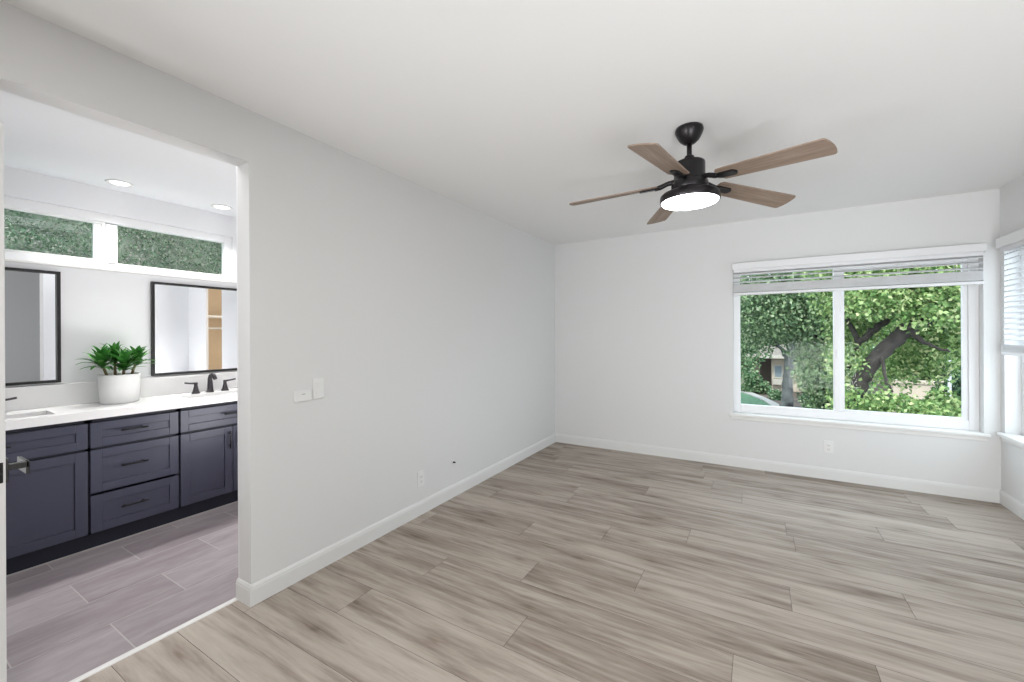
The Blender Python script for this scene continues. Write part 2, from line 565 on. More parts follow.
def tile_floor():
    bm = bmesh.new()
    tone = bm.faces.layers.float.new('tone')
    x0, x1 = BX, -0.128
    v = [bm.verts.new(p) for p in ((x0, BY0, -0.0015), (x1, BY0, -0.0015), (x1, BY1, -0.0015), (x0, BY1, -0.0015))]
    f = bm.faces.new(v); f.material_index = 1
    g = 0.0026
    for r in range(-1, 6):
        xb = -0.136 - 0.294*r
        xa = xb - 0.294
        xa, xb2 = max(xa, x0), min(xb, x1)
        if xb2 - xa < 0.01: continue
        y = -3.398 - (0.59 if r % 2 == 0 else 0.295) - 0.59*4
        # rows alternate by half a tile
        while y < BY1:
            ya, yb = max(y, BY0), min(y+0.59, BY1)
            if yb-ya > 0.01:
                f = bm.faces.new([bm.verts.new((px, py, 0)) for px, py in ((xa+g, ya+g), (xb2-g, ya+g), (xb2-g, yb-g), (xa+g, yb-g))])
                f[tone] = random.random()
            y += 0.59
    me = bpy.data.meshes.new('floor_bathroom')
    bm.to_mesh(me); bm.free()
    me.materials.append(M['tile']); me.materials.append(M['grout'])
    o = bpy.data.objects.new('floor_bathroom', me); COL.objects.link(o)
    return tag(o, kind='structure')
tile_floor()
struct('subfloor', MB().box((BX-0.2, YR-0.1, -0.15), (RW+0.2, 0.2, -0.006)), M['gap'])
mb = MB()
mb.prism([(-0.130, -0.004), (-0.100, -0.004), (-0.100, 0.003), (-0.104, 0.006), (-0.126, 0.006), (-0.130, 0.003)], 'y', YO, YE-0.013)
struct('trim_1', mb, M['trim'])

# ---- baseboards with a stepped top
BP = [(0, 0), (0.0125, 0), (0.0125, 0.078), (0.0105, 0.083), (0.0105, 0.089), (0.006, 0.098), (0.0035, 0.102), (0, 0.102)]
mb = MB()
mb.prism([(q[0], q[1]) for q in BP], 'y', YE, 0)
mb.prism([(YE-q[0], q[1]) for q in BP], 'x', -TH-0.0125, 0.0125)
mb.prism([(-TH-q[0], q[1]) for q in BP], 'y', YE, BY1)
struct('baseboard_left', mb, M['base'])
struct('baseboard_back', MB().prism([(-q[0], q[1]) for q in BP], 'x', 0.0126, RW-0.0126), M['base'])
struct('baseboard_right', MB().prism([(RW-q[0], q[1]) for q in BP], 'y', YR, 0), M['base'])

# ---- bathroom shell
CY0, CY1 = -2.45, -2.425
mb = MB()
mb.box((BX-0.40, BY0, 0), (BX, BY1, LEDGE))                         # thick lower wall under the ledge
BW0, BW1, BZ0, BZ1 = -4.95, -2.685, 1.825, 2.250
mb.box((BX-0.40, BY0, LEDGE), (BXU, BW0, H)); mb.box((BX-0.40, BW1, LEDGE), (BXU, BY1, H))
mb.box((BX-0.40, BW0, LEDGE), (BXU, BW1, BZ0)); mb.box((BX-0.40, BW0, BZ1), (BXU, BW1, H))
struct('wall_window_side', mb, M['bath_wall'])
struct('trim_2', MB().box((BXU, BY0, LEDGE), (BX+0.012, BY1, LEDGE+0.018)), M['trim'], bevel=0.004)
# the bathroom's end wall with the closet opening
OX0, OX1 = -0.886, -0.534
mb = MB()
mb.box((BX-0.40, CY0, 0), (OX0, CY1, H)); mb.box((OX1, CY0, 0), (-TH, CY1, H)); mb.box((OX0, CY0, 2.05), (OX1, CY1, H))
struct('wall_far_end', mb, M['bath_wall'])
struct('wall_near_end', MB().box((BX-0.40, BY0-0.1, 0), (-TH, BY0, H)), M['bath_wall'])
struct('wall_bathroom_side', MB().box((-TH-0.012, YE, 0.0), (-TH-0.0005, BY1, H)), M['bath_wall'])
struct('ceiling_bathroom', MB().box((BX-0.40, BY0-0.1, H), (-TH, -1.7, H+0.1)), M['bath_wall'])
struct('wall_partition', MB().box((-1.30, -4.41, 0), (-0.775, -4.345, H)), M['bath_wall'])
# closet behind the opening
mb = MB()
mb.box((-1.15, -1.72, 0), (-0.109, -1.70, H)); mb.box((-1.17, CY1, 0), (-1.15, -1.70, H)); mb.box((-0.125, CY1, 0), (-0.109, -1.72, H))
struct('wall_closet', mb, M['closet'])
struct('floor_closet', MB().box((-1.15, CY0, -0.01), (-0.125, -1.72, 0.0)), M['closet'])
mb = MB()
mb.box((-0.42, CY1+0.001, 1.545), (-0.126, -1.721, 1.568))
sh = mb.build('closet_shelf', M['trim'])
tag(sh, 'white closet shelf seen in the mirror over the right sink', 'shelf')
rod = MB().tube([(-0.30, CY1, 1.42), (-0.30, -1.721, 1.42)], 0.012, 12).build('closet_rod', M['trim'])
tag(rod, 'white hanging rod under the closet shelf, reflected in the mirror', 'rod')

# ------------------------------------------------------------------ window 1 (back wall)
w1 = tag(bpy.data.objects.new('window_1', None), kind='structure'); COL.objects.link(w1)
FY0, FY1 = 0.075, 0.135
mb = MB()
frame_boxes(mb, 'y', FY0, FY1, WX0, WX1, WZ0+0.02, WZ1, 0.060, 0.080)
mb.box((2.762, FY0+0.004, WZ0+0.02), (2.810, FY1, WZ1-0.05))
mb.build('window_frame', M['vinyl'], w1, bevel=0.004)
mb = MB()
frame_boxes(mb, 'y', 0.09, 0.125, 2.810, WX1-0.06, WZ0+0.086, WZ1-0.05, 0.030)
mb.build('sash', M['vinyl'], w1, bevel=0.003)
mb = MB(); mb.box((1.995, 0.104, 0.6), (2.757, 0.109, 1.94)); mb.box((2.85, 0.104, 0.63), (WX1-0.078, 0.109, 1.91))
mb.build('glass', M['glass'], w1)
mb = MB()   # stool with horns and the apron under it
mb.box((WX0-0.035, -0.035, WZ0-0.004), (WX1+0.028, 0, WZ0+0.020)); mb.box((WX0, 0, WZ0-0.004), (WX1, FY0+0.01, WZ0+0.020))
mb.box((WX0-0.02, -0.012, WZ0-0.040), (WX1+0.018, 0, WZ0-0.004))
mb.build('window_sill', M['trim'], w1, bevel=0.005)
mb = MB(); mb.box((2.778, 0.07, 1.10), (2.794, 0.079, 1.18)); mb.build('latch', M['vinyl'], w1, bevel=0.003)

# ------------------------------------------------------------------ window 2 (right wall)
w2 = tag(bpy.data.objects.new('window_2', None), kind='structure'); COL.objects.link(w2)
FX0, FX1 = RW+0.085, RW+0.145
mb = MB()
frame_boxes(mb, 'x', FX0, FX1, RY0, RY1, 0.555, 1.985, 0.05)
mb.box((FX0+0.004, -0.87, 0.58), (FX1, -0.81, 1.94))
mb.build('window_frame', M['vinyl'], w2, bevel=0.004)
mb = MB(); mb.box((RW+0.110, RY0+0.04, 0.6), (RW+0.115, RY1-0.04, 1.94)); mb.build('glass', M['glass'], w2)
mb = MB()
mb.box((RW-0.035, RY0-0.03, 0.528), (RW, RY1+0.03, 0.555)); mb.box((RW, RY0, 0.528), (FX0+0.01, RY1, 0.555))
mb.box((RW-0.012, RY0-0.02, 0.495), (RW, RY1+0.02, 0.528))
mb.build('window_sill', M['trim'], w2, bevel=0.005)

# ------------------------------------------------------------------ window 3 (bathroom clerestory)
w3 = tag(bpy.data.objects.new('window_3', None), kind='structure'); COL.objects.link(w3)
mb = MB()
frame_boxes(mb, 'x', -2.13, -2.07, BW0, BW1, BZ0, BZ1, 0.060, 0.065)
mb.box((-2.13, -3.552, BZ0+0.05), (-2.07, -3.488, BZ1-0.07))
mb.build('window_frame', M['vinyl'], w3, bevel=0.004)
mb = MB(); frame_boxes(mb, 'x', -2.115, -2.082, BW0+0.055, -3.552, BZ0+0.060, BZ1-0.055, 0.022)
mb.box((-2.12, -3.617, BZ0+0.06), (-2.09, -3.570, BZ1-0.06))
mb.build('sash', M['plastic'], w3, bevel=0.003)
MB().box((-2.108, BW0+0.05, BZ0+0.05), (-2.104, -3.59, BZ1-0.06)).build('screened_glass', M['glass_screen'], w3)
MB().box((-2.108, -3.50, BZ0+0.05), (-2.104, BW1-0.05, BZ1-0.06)).build('glass', M['glass'], w3)

# ------------------------------------------------------------------ door standing open in the opening (edge towards the camera)
d1 = tag(bpy.data.objects.new('door_1', None), kind='structure'); COL.objects.link(d1)
DY1, DY0 = -4.3600, -4.3950
mb = MB(); mb.box((-0.77, DY0, 0.012), (0.0, DY1, 2.036)); mb.build('door_leaf', M['door'], d1, bevel=0.002)
for s, yf in ((1, DY1), (-1, DY0)):
    mb = MB()
    mb.box((-0.090, yf, 0.838), (-0.022, yf+s*0.010, 0.918))
    q = mb.build('door_rose', M['gloss_black'], d1, bevel=0.002)
    mb = MB()
    mb.box((-0.068, yf+s*0.009, 0.872), (-0.044, yf+s*0.060, 0.893))
    mb.box((-0.170, yf+s*0.052, 0.848), (-0.044, yf+s*0.061, 0.893))
    mb.build('door_handle', M['gloss_black'], d1, bevel=0.002)
mb = MB(); mb.box((-0.001, DY0+0.006, 0.845), (0.0015, DY1-0.006, 0.912)); mb.build('latch_plate', M['black'], d1)

# grey door on the right wall, which the left mirror reflects
d2 = tag(bpy.data.objects.new('door_2', None), kind='structure'); COL.objects.link(d2)
mb = MB()
mb.box((RW-0.020, -3.70, 0.104), (RW-0.0005, -2.55, 2.43))
mb.build('door_leaf', M['door_grey'], d2, bevel=0.002)
mb = MB()
mb.box((RW-0.028, -3.775, 0.104), (RW-0.0005, -3.70, 2.43)); mb.box((RW-0.028, -2.55, 0.104), (RW-0.0005, -2.475, 2.43))
mb.build('door_casing', M['trim'], d2, bevel=0.003)

# ------------------------------------------------------------------ venetian blinds
def slat_poly(depth, th, camber):
    n = 6
    up_, dn = [], []
    for i in range(n+1):
        t = -0.5 + i/n
        z = camber*(1-4*t*t)
        up_.append((t*depth, z+th/2)); dn.append((t*depth, z-th/2))
    return up_ + dn[::-1]


def add_slat(mb, axis, a0, a1, w, z, tilt, depth=0.05):
    c, s = math.cos(tilt), math.sin(tilt)
    poly = [(w + q[0]*c - q[1]*s, z + q[0]*s + q[1]*c) for q in slat_poly(depth, 0.0028, 0.002)]
    mb.prism(poly, 'x' if axis == 'x' else 'y', a0, a1)


b1 = thing('window_blind', 'white slatted blind raised to the top of the wide back window', 'window blind', (WX0, 0, WZ1))
P0 = Vector((WX0, 0, WZ1))
def at_parent(o, p):
    o.location = -Vector(p)
    return o
X0, X1 = WX0+0.006, WX1-0.006
mb = MB(); mb.box((WX0-0.004, -0.058, 1.958), (WX1+0.004, -0.044, 2.020)); mb.box((WX0-0.004, -0.044, 1.958), (WX0+0.006, 0, 2.020)); mb.box((WX1-0.006, -0.044, 1.958), (WX1+0.004, 0, 2.020))
at_parent(mb.build('valance', M['blind'], b1, bevel=0.004), P0)
mb = MB(); mb.box((X0, -0.030, 1.928), (X1, 0.022, 1.974)); at_parent(mb.build('headrail', M['blind'], b1, bevel=0.002), P0)
mb = MB()
for k in range(3):
    add_slat(mb, 'x', X0, X1, -0.006, 1.918-0.0425*k, math.radians(20))
for k in range(18):
    add_slat(mb, 'x', X0, X1, -0.006, 1.806-0.0042*k, math.radians(-2))
at_parent(mb.build('slats', M['blind'], b1), P0)
mb = MB(); mb.box((X0, -0.032, 1.704), (X1, 0.020, 1.728)); at_parent(mb.build('bottom_rail', M['blind'], b1, bevel=0.004), P0)
for x in (WX0+0.16, 2.45, 3.19, WX1-0.16):
    mb = MB(); mb.box((x-0.001, -0.0335, 1.735), (x+0.001, -0.0325, 1.94)); mb.box((x-0.001, 0.0195, 1.735), (x+0.001, 0.0205, 1.94))
    at_parent(mb.build('ladder_cord', M['cord'], b1), P0)

P1 = Vector((RW, RY1, 1.985))
b2 = thing('window_blind', 'white slatted blind lowered over the upper half of the right wall window', 'window blind', P1)
mb = MB(); mb.box((RW-0.058, RY0-0.04, 1.960), (RW-0.044, -0.097, 2.036)); mb.box((RW-0.044, -0.107, 1.960), (RW, -0.097, 2.036)); mb.box((RW-0.044, RY0-0.04, 1.960), (RW, RY0-0.03, 2.036))
at_parent(mb.build('valance', M['blind'], b2, bevel=0.004), P1)
mb = MB(); mb.box((RW-0.035, RY0+0.006, 1.935), (RW+0.022, RY1-0.040, 1.983)); at_parent(mb.build('headrail', M['blind'], b2, bevel=0.002), P1)
mb = MB()
z = 1.915
while z > 1.25:
    add_slat(mb, 'y', RY0+0.006, RY1-0.040, RW-0.004, z, math.radians(28))
    z -= 0.040
for k in range(14):
    add_slat(mb, 'y', RY0+0.006, RY1-0.040, RW-0.006, 1.262-0.0042*k-0.03, math.radians(3))
at_parent(mb.build('slats', M['blind'], b2), P1)
mb = MB(); mb.box((RW-0.033, RY0+0.006, 1.155), (RW+0.02, RY1-0.040, 1.178)); at_parent(mb.build('bottom_rail', M['blind'], b2, bevel=0.004), P1)
for y in (RY1-0.16, -0.84, RY0+0.16):
    mb = MB(); mb.box((RW-0.034, y-0.001, 1.20), (RW-0.033, y+0.001, 1.94))
    at_parent(mb.build('ladder_cord', M['cord'], b2), P1)

# ------------------------------------------------------------------ ceiling fan
FC = Vector((1.840, -2.266, H))
fan = thing('ceiling_fan', 'black ceiling fan with five brown wood blades and a lit round lamp', 'ceiling fan', FC)
mb = MB(); mb.lathe([(0.068, 0.0), (0.072, -0.012), (0.071, -0.022), (0.064, -0.040), (0.050, -0.066), (0.032, -0.082), (0.019, -0.088)], n=40)
mb.build('canopy', M['bronze'], fan)
mb = MB(); mb.lathe([(0.013, -0.085), (0.013, -0.175)], n=20); mb.build('downrod', M['bronze'], fan)
mb = MB(); mb.lathe([(0.014, -0.150), (0.022, -0.152), (0.026, -0.160), (0.026, -0.168), (0.034, -0.184), (0.034, -0.190)], n=28)
mb.build('coupling', M['bronze'], fan)
mb = MB()
mb.lathe([(0.030, -0.183), (0.072, -0.186), (0.078, -0.191), (0.079, -0.200), (0.079, -0.285), (0.084, -0.290), (0.092, -0.296), (0.094, -0.310), (0.094, -0.345), (0.080, -0.352)], n=48)
mb.build('motor_housing', M['bronze'], fan)
mb = MB()
mb.lathe([(0.090, -0.332), (0.104, -0.339), (0.122, -0.348), (0.140, -0.355), (0.149, -0.363), (0.1515, -0.372), (0.1515, -0.397), (0.149, -0.400), (0.1435, -0.400), (0.1435, -0.385), (0.02, -0.378)], n=56)
mb.build('light_kit', M['bronze'], fan)
mb = MB(); mb.lathe([(0.1430, -0.386), (0.1430, -0.400), (0.140, -0.404), (0.125, -0.408), (0.08, -0.411), (0.02, -0.412)], n=56)
mb.build('light_diffuser', M['fan_light'], fan)

def blade_outline():
    r0_, r1_ = 0.165, 0.662
    pts = []
    w0, w1 = 0.054, 0.0675
    # root, slightly rounded
    pts += [(r0_+0.012, -w0), ]
    for t in (0.25, 0.5, 0.75, 1.0):
        pts.append((r0_+0.012+(r1_-0.045-r0_-0.012)*t, -(w0+(w1-w0)*t)))
    # square tip, gently bowed, with small rounded corners
    pts += [(r1_-0.024, -w1), (r1_-0.016, -w1*0.965), (r1_-0.010, -w1*0.88), (r1_-0.003, -w1*0.5), (r1_, 0.0), (r1_-0.003, w1*0.5), (r1_-0.010, w1*0.88), (r1_-0.016, w1*0.965), (r1_-0.024, w1)]
    for t in (0.75, 0.5, 0.25, 0.0):
        pts.append((r0_+0.012+(r1_-0.045-r0_-0.012)*t, (w0+(w1-w0)*t)))
    pts += [(r0_, w0*0.7), (r0_, -w0*0.7)]
    return pts

def make_blade():
    bm = bmesh.new()
    tn = bm.faces.layers.float.new('tone')
    poly = blade_outline()
    A = [bm.verts.new((x, y, 0.003)) for x, y in poly]
    B = [bm.verts.new((x, y, -0.003)) for x, y in poly]
    n = len(poly)
    bm.faces.new(A); bm.faces.new(list(reversed(B)))
    for j in range(n):
        bm.faces.new((A[j], B[j], B[(j+1) % n], A[(j+1) % n]))
    bmesh.ops.recalc_face_normals(bm, faces=bm.faces[:])
    me = bpy.data.meshes.new('blade')
    bm.to_mesh(me); bm.free()
    me.materials.append(M['blade'])
    return me

bme = make_blade()
def make_iron():
    mb = MB()
    # arm from the motor, then the oval plate under the blade
    mb.tube([(0.070, 0, 0.012), (0.110, 0, 0.010), (0.150, 0, -0.002), (0.180, 0, -0.006)], [0.014, 0.013, 0.014, 0.012], 10)
    n = 28
    out = []
    for j in range(n):
        a = 2*PI*j/n
        cx = 0.178 if math.cos(a) < 0 else 0.238
        out.append((cx + 0.024*math.cos(a), 0.024*math.sin(a)))
    mb.prism(out, 'z', -0.012, -0.0032)
    return mb
iron0 = None
for k in range(5):
    a = -0.477 + k*2*PI/5
    b = bpy.data.objects.new('blade', bme); COL.objects.link(b)
    b.parent = fan
    dz = (-0.015, -0.020, 0.0, 0.0, 0.016)[k]
    b.matrix_local = Matrix.Translation((0, 0, -0.290)) @ Matrix.Rotation(a, 4, 'Z') @ Matrix.Rotation(0.0664-dz/0.66, 4, 'Y') @ Matrix.Rotation(math.radians(-12), 4, 'X')
    if iron0 is None:
        iron0 = make_iron().build('blade_iron', M['bronze'], b, bevel=0.002)
    else:
        c = iron0.copy(); COL.objects.link(c); c.parent = b

# ------------------------------------------------------------------ wall plates
def outlet(name, label, loc, rz):
    t = thing(name, label, 'outlet', loc, rz)
    # local: plate in the xz plane, facing -y
    mb = MB(); mb.box((-0.035, -0.006, -0.0575), (0.035, 0, 0.0575)); mb.build('cover_plate', M['plastic'], t, bevel=0.003)
    mb = MB(); mb.box((-0.0165, -0.0085, -0.033), (0.0165, -0.006, 0.033)); f = mb.build('receptacle', M['plastic'], t, bevel=0.001)
    for zc in (0.018, -0.018):
        mb = MB()
        mb.box((-0.0075, -0.0089, zc-0.005), (-0.0055, -0.0084, zc+0.005)); mb.box((0.0055, -0.0089, zc-0.004), (0.0075, -0.0084, zc+0.004))
        mb.lathe([(0.0022, 0.0084), (0.0022, 0.0089)], c=(0, 0, zc-0.009), n=10, mtx=Matrix.Rotation(PI/2, 3, 'X'))
        mb.build('socket', M['slot'], f)
    return t
outlet('wall_outlet', 'white wall outlet under the wide window on the back wall', (2.709, 0, 0.293), 0)
outlet('wall_outlet', 'white wall outlet low on the long left wall near the floor', (0, -2.393, 0.263), PI/2)

t = thing('light_switch', 'white rocker light switch on the long left wall beside the bathroom opening', 'light switch', (0, -3.222, 1.028), PI/2)
mb = MB(); mb.box((-0.035, -0.006, -0.060), (0.035, 0, 0.060)); mb.build('cover_plate', M['plastic'], t, bevel=0.003)
mb = MB(); mb.prism([(-0.006, -0.033), (-0.006, 0.033), (-0.0105, 0.033), (-0.0075, 0.0), (-0.0080, -0.033)], 'x', -0.0165, 0.0165); mb.build('rocker', M['plastic'], t)
t = thing('wall_control', 'small low white control box on the left wall beside the rocker switch', 'wall control', (0, -3.316, 0.997), PI/2)
mb = MB(); mb.box((-0.052, -0.010, -0.031), (0.052, 0, 0.031)); mb.build('case', M['plastic'], t, bevel=0.004)
mb = MB(); mb.box((-0.010, -0.0108, 0.007), (0.010, -0.0098, 0.0115)); mb.build('display', M['plastic_grey'], t)
t = thing('cable_connector', 'tiny dark coax cable connector on a patch of the left wall', 'cable connector', (0, -2.012, 0.284), PI/2)
mb = MB(); mb.lathe([(0.016, 0), (0.016, 0.003), (0.012, 0.005)], n=18, mtx=Matrix.Rotation(PI/2, 3, 'X')); mb.build('bushing', M['plastic'], t)
mb = MB(); mb.lathe([(0.0075, 0.004), (0.0075, 0.014), (0.005, 0.018), (0.005, 0.026)], n=12, mtx=Matrix.Rotation(PI/2, 3, 'X')); mb.build('plug', M['slot'], t)

# ------------------------------------------------------------------ vanity cabinets
CF = -1.385       # door faces
CB = BX + 0.003
def shaker(mb, y0, y1, z0, z1, fr=0.056):
    x1, x0, xp = CF, CF-0.020, CF-0.009
    mb.box((x0, y0, z0), (x1, y0+fr, z1)); mb.box((x0, y1-fr, z0), (x1, y1, z1))
    mb.box((x0, y0+fr, z0), (x1, y1-fr, z0+fr)); mb.box((x0, y0+fr, z1-fr), (x1, y1-fr, z1))
    # bevelled lip then the flat panel
    for (a, b, c_, d, ax) in ():
        pass
    mb.box((x0, y0+fr, z0+fr), (xp, y1-fr, z1-fr))
    return mb

def bar_pull(parent, y, z, vertical=False, L=0.135):
    mb = MB()
    if vertical:
        mb.tube([(CF+0.028, y, z-L/2), (CF+0.028, y, z+L/2)], 0.0055, 10)
        for s in (-1, 1):
            mb.tube([(CF-0.001, y, z+s*L*0.36), (CF+0.028, y, z+s*L*0.36)], 0.0045, 8)
    else:
        mb.tube([(CF+0.028, y-L/2, z), (CF+0.028, y+L/2, z)], 0.0055, 10)
        for s in (-1, 1):
            mb.tube([(CF-0.001, y+s*L*0.36, z), (CF+0.028, y+s*L*0.36, z)], 0.0045, 8)
    o = mb.build('handle', M['black'], parent)
    return o

def carcass(root, y0, y1):
    mb = MB()
    t_ = 0.018
    x0, x1 = CB, CF-0.021
    mb.box((x0, y0, 0.10), (x1, y0+t_, 0.820)); mb.box((x0, y1-t_, 0.10), (x1, y1, 0.820))
    mb.box((x0, y0, 0.10), (x1, y1, 0.118)); mb.box((x0, y0, 0.10), (x0+0.01, y1, 0.820))
    mb.box((x1-0.02, y0, 0.79), (x1, y1, 0.820)); mb.box((x1-0.02, y0, 0.617), (x1, y1, 0.645))
    mb.build('body', M['navy_dark'], root)
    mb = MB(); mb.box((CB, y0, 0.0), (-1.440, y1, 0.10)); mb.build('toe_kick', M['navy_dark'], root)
    mb = MB(); mb.box((-1.440, y0, 0.0), (-1.434, y1, 0.006)); mb.build('caulk_strip', M['grout'], root)

G = 0.006
def cab(name, label, y0, y1):
    return thing(name, label, 'cabinet', (0, 0, 0))
def sink_cab(name, label, y0, y1):
    r = cab(name, label, y0, y1)
    carcass(r, y0, y1)
    f = shaker(MB(), y0+G, y1-G, 0.640, 0.794, 0.050).build('false_drawer_front', M['navy'], r, bevel=0.002)
    if name == 'sink_cabinet' and y1 > -3.5:
        pass
    bar_pull(f, (y0+y1)/2 if y1 < -3.5 else (y0+y1)/2, 0.728, L=0.14)
    mid = (y0+y1)/2
    for a, b, hy in ((y0+G, mid-0.002, mid-0.030), (mid+0.002, y1-G, mid+0.030)):
        d = shaker(MB(), a, b, 0.112, 0.624).build('door', M['navy'], r, bevel=0.002)
        bar_pull(d, hy, 0.526, True)
    return r
sink_cab('sink_cabinet', 'dark sink cabinet under the left sink, nearest the open door', -4.590, -3.820)
sink_cab('sink_cabinet', 'navy sink cabinet with a faucet above it, right of the drawer bank', -3.357, -2.66)
r = cab('drawer_cabinet', 'navy drawer bank of three drawers below the potted plant', -3.820, -3.357)
carcass(r, -3.820, -3.357)
for z0, z1 in ((0.640, 0.794), (0.358, 0.624), (0.112, 0.342)):
    d = shaker(MB(), -3.820+G, -3.357-G, z0, z1, 0.052).build('drawer', M['navy'], r, bevel=0.002)
    bar_pull(d, -3.610, (z0+z1)/2+0.010)

# ---- countertop with two sink cut-outs
VY0, VY1 = -4.60, -2.60
SX0, SX1 = -1.655, -1.450
sinks = ((-4.46, -3.945), (-3.27, -2.765))
t = thing('countertop', 'white quartz countertop lying over the row of navy cabinets', 'countertop', (0, 0, 0))
mb = MB()
zt0, zt1 = 0.8205, 0.870
mb.box((CB, VY0, zt0), (SX0, VY1, zt1)); mb.box((SX1, VY0, zt0), (-1.360, VY1, zt1))
ys = [VY0, sinks[0][0], sinks[0][1], sinks[1][0], sinks[1][1], VY1]
for a, b in ((ys[0], ys[1]), (ys[2], ys[3]), (ys[4], ys[5])):
    mb.box((SX0, a, zt0), (SX1, b, zt1))
mb.build('slab', M['quartz'], t, bevel=0.0)
mb = MB(); mb.box((CB, VY0, zt1+0.0005), (CB+0.020, VY1, zt1+0.145)); tag(mb.build('backsplash', M['quartz'], bevel=0.002), 'low white quartz backsplash strip along the wall below both mirrors', 'backsplash')

for (a, b), lab in zip(sinks, ('white sink basin sunk in the counter before the left mirror', 'white sink basin sunk in the counter beside the full faucet')):
    mb = MB()
    n = 6
    rings = []
    def rr(x0, x1, y0, y1, z, rad):
        pts = []
        for cx, cy, a0 in ((x1-rad, y1-rad, 0), (x0+rad, y1-rad, PI/2), (x0+rad, y0+rad, PI), (x1-rad, y0+rad, 1.5*PI)):
            for j in range(n):
                q = a0 + PI/2*j/(n-1)
                pts.append((cx+rad*math.cos(q), cy+rad*math.sin(q), z))
        return pts
    e = 0.006
    rings.append(rr(SX0-e, SX1+e, a-e, b+e, zt0-0.001, 0.02))
    rings.append(rr(SX0-e, SX1+e, a-e, b+e, zt0-0.14, 0.02))
    rings.append(rr(SX0+0.02, SX1-0.02, a+0.02, b-0.02, zt0-0.15, 0.02))
    rings.append(rr(SX0+0.02, SX1-0.02, a+0.02, b-0.02, zt0-0.135, 0.02))
    rings.append(rr(SX0+0.004, SX1-0.004, a+0.004, b-0.004, zt0-0.11, 0.03))
    rings.append(rr(SX0, SX1, a, b, zt0-0.001, 0.02))
    mb.rings(rings, cap=False, closed=True)
    mb.prism([(p[0], p[1]) for p in rr(SX0+0.02, SX1-0.02, a+0.02, b-0.02, 0, 0.02)], 'z', zt0-0.15, zt0-0.136)
    tag(mb.build('sink_basin', M['porcelain']), lab, 'sink')

# ---- faucets
def make_faucet(label, yc):
    t = thing('faucet', label, 'faucet', (-1.715, yc, zt1), 0, )
    mb = MB()
    base = [(0.0, 0), ]
    pts, rad = [], []
    for i in range(7):
        pts.append((0, 0, 0.0+0.105*i/6)); rad.append(0.0255-0.009*(i/6)**0.7)
    for i in range(1, 9):
        a = PI*0.80*i/8
        pts.append((0.040-0.040*math.cos(a), 0, 0.105+0.040*math.sin(a))); rad.append(0.0165-0.003*i/8)
    pts.append((0.085, 0, 0.112)); rad.append(0.0145)
    mb.tube(pts, rad, 14)
    mb.lathe([(0.029, 0), (0.029, 0.006), (0.026, 0.010)], n=20)
    mb.build('spout', M['faucet'], t)
    for s in (-1, 1):
        mb = MB()
        mb.lathe([(0.028, 0), (0.028, 0.006), (0.021, 0.022), (0.013, 0.058), (0.012, 0.070), (0.013, 0.074), (0.012, 0.082)], c=(0.012, s*0.105, 0), n=20)
        hb = mb.build('handle_base', M['faucet'], t)
        mb = MB()
        mb.tube([(0.012, s*0.095, 0.082), (0.013, s*0.120, 0.083), (0.016, s*0.150, 0.086), (0.02, s*0.182, 0.092)], [0.008, 0.0075, 0.0065, 0.007], 10)
        mb.build('lever', M['faucet'], hb)
    return t
make_faucet('dark bronze faucet with two levers in front of the right mirror', -3.022)
make_faucet('dark bronze faucet beside the left mirror, mostly hidden by the open door', -4.238)

# ---- mirrors
def mirror(label, y0, y1, z0, z1):
    t = thing('wall_mirror', label, 'mirror', (BX, (y0+y1)/2, z0))
    p = Vector((BX, (y0+y1)/2, z0))
    fr = 0.017
    mb = MB(); frame_boxes(mb, 'x', BX, BX+0.030, y0, y1, z0, z1, fr)
    at_parent(mb.build('mirror_frame', M['black'], t, bevel=0.001), p)
    mb = MB(); mb.box((BX, y0+fr, z0+fr), (BX+0.008, y1-fr, z1-fr)); at_parent(mb.build('mirror_glass', M['mirror'], t), p)
mirror('black framed rectangular mirror over the left sink, reflecting a grey wall', -4.580, -3.846, 1.028, 1.758)
mirror('black framed rectangular mirror behind the faucet, reflecting the tan closet', -3.366, -2.640, 1.026, 1.747)

# ---- potted plant
random.seed(11)
pc = Vector((-1.672, -3.595, zt1))
pl = thing('potted_plant', 'green leafy plant in a white pot on the countertop between the mirrors', 'potted plant', pc)
mb = MB()
mb.lathe([(0.088, 0.0), (0.096, 0.004), (0.100, 0.016), (0.106, 0.10), (0.109, 0.192), (0.107, 0.198), (0.103, 0.198), (0.101, 0.190), (0.098, 0.160)], n=48)
mb.build('pot', M['pot'], pl)
mb = MB(); mb.lathe([(0.020, 0.150), (0.100, 0.150), (0.1015, 0.180), (0.085, 0.184), (0.02, 0.186)], n=36); mb.build('soil', M['soil'], pl)

def leaf_strip(bm, base, az, elev, length, width, droop, roll=0.0, nseg=7):
    p = Vector(base)
    prev = None
    fold = 0.25
    for i in range(nseg+1):
        t = i/nseg
        e = elev - droop*t**1.4
        d = Vector((math.cos(az)*math.cos(e), math.sin(az)*math.cos(e), math.sin(e)))
        side = Vector((-math.sin(az), math.cos(az), 0))
        nrm = side.cross(d) * -1
        w = width*0.5*(math.sin(PI*min(1, 0.08+0.92*t))**0.75 if t < 1 else 0.02)
        w = max(w, 0.0012)
        a = bm.verts.new(p + side*w + nrm*w*fold)
        c = bm.verts.new(p)
        b = bm.verts.new(p - side*w + nrm*w*fold)
        if prev:
            f1 = bm.faces.new((prev[0], prev[1], c, a)); f2 = bm.faces.new((prev[1], prev[2], b, c))
            f1.smooth = f2.smooth = True
        prev = (a, c, b)
        p = p + d*(length/nseg)

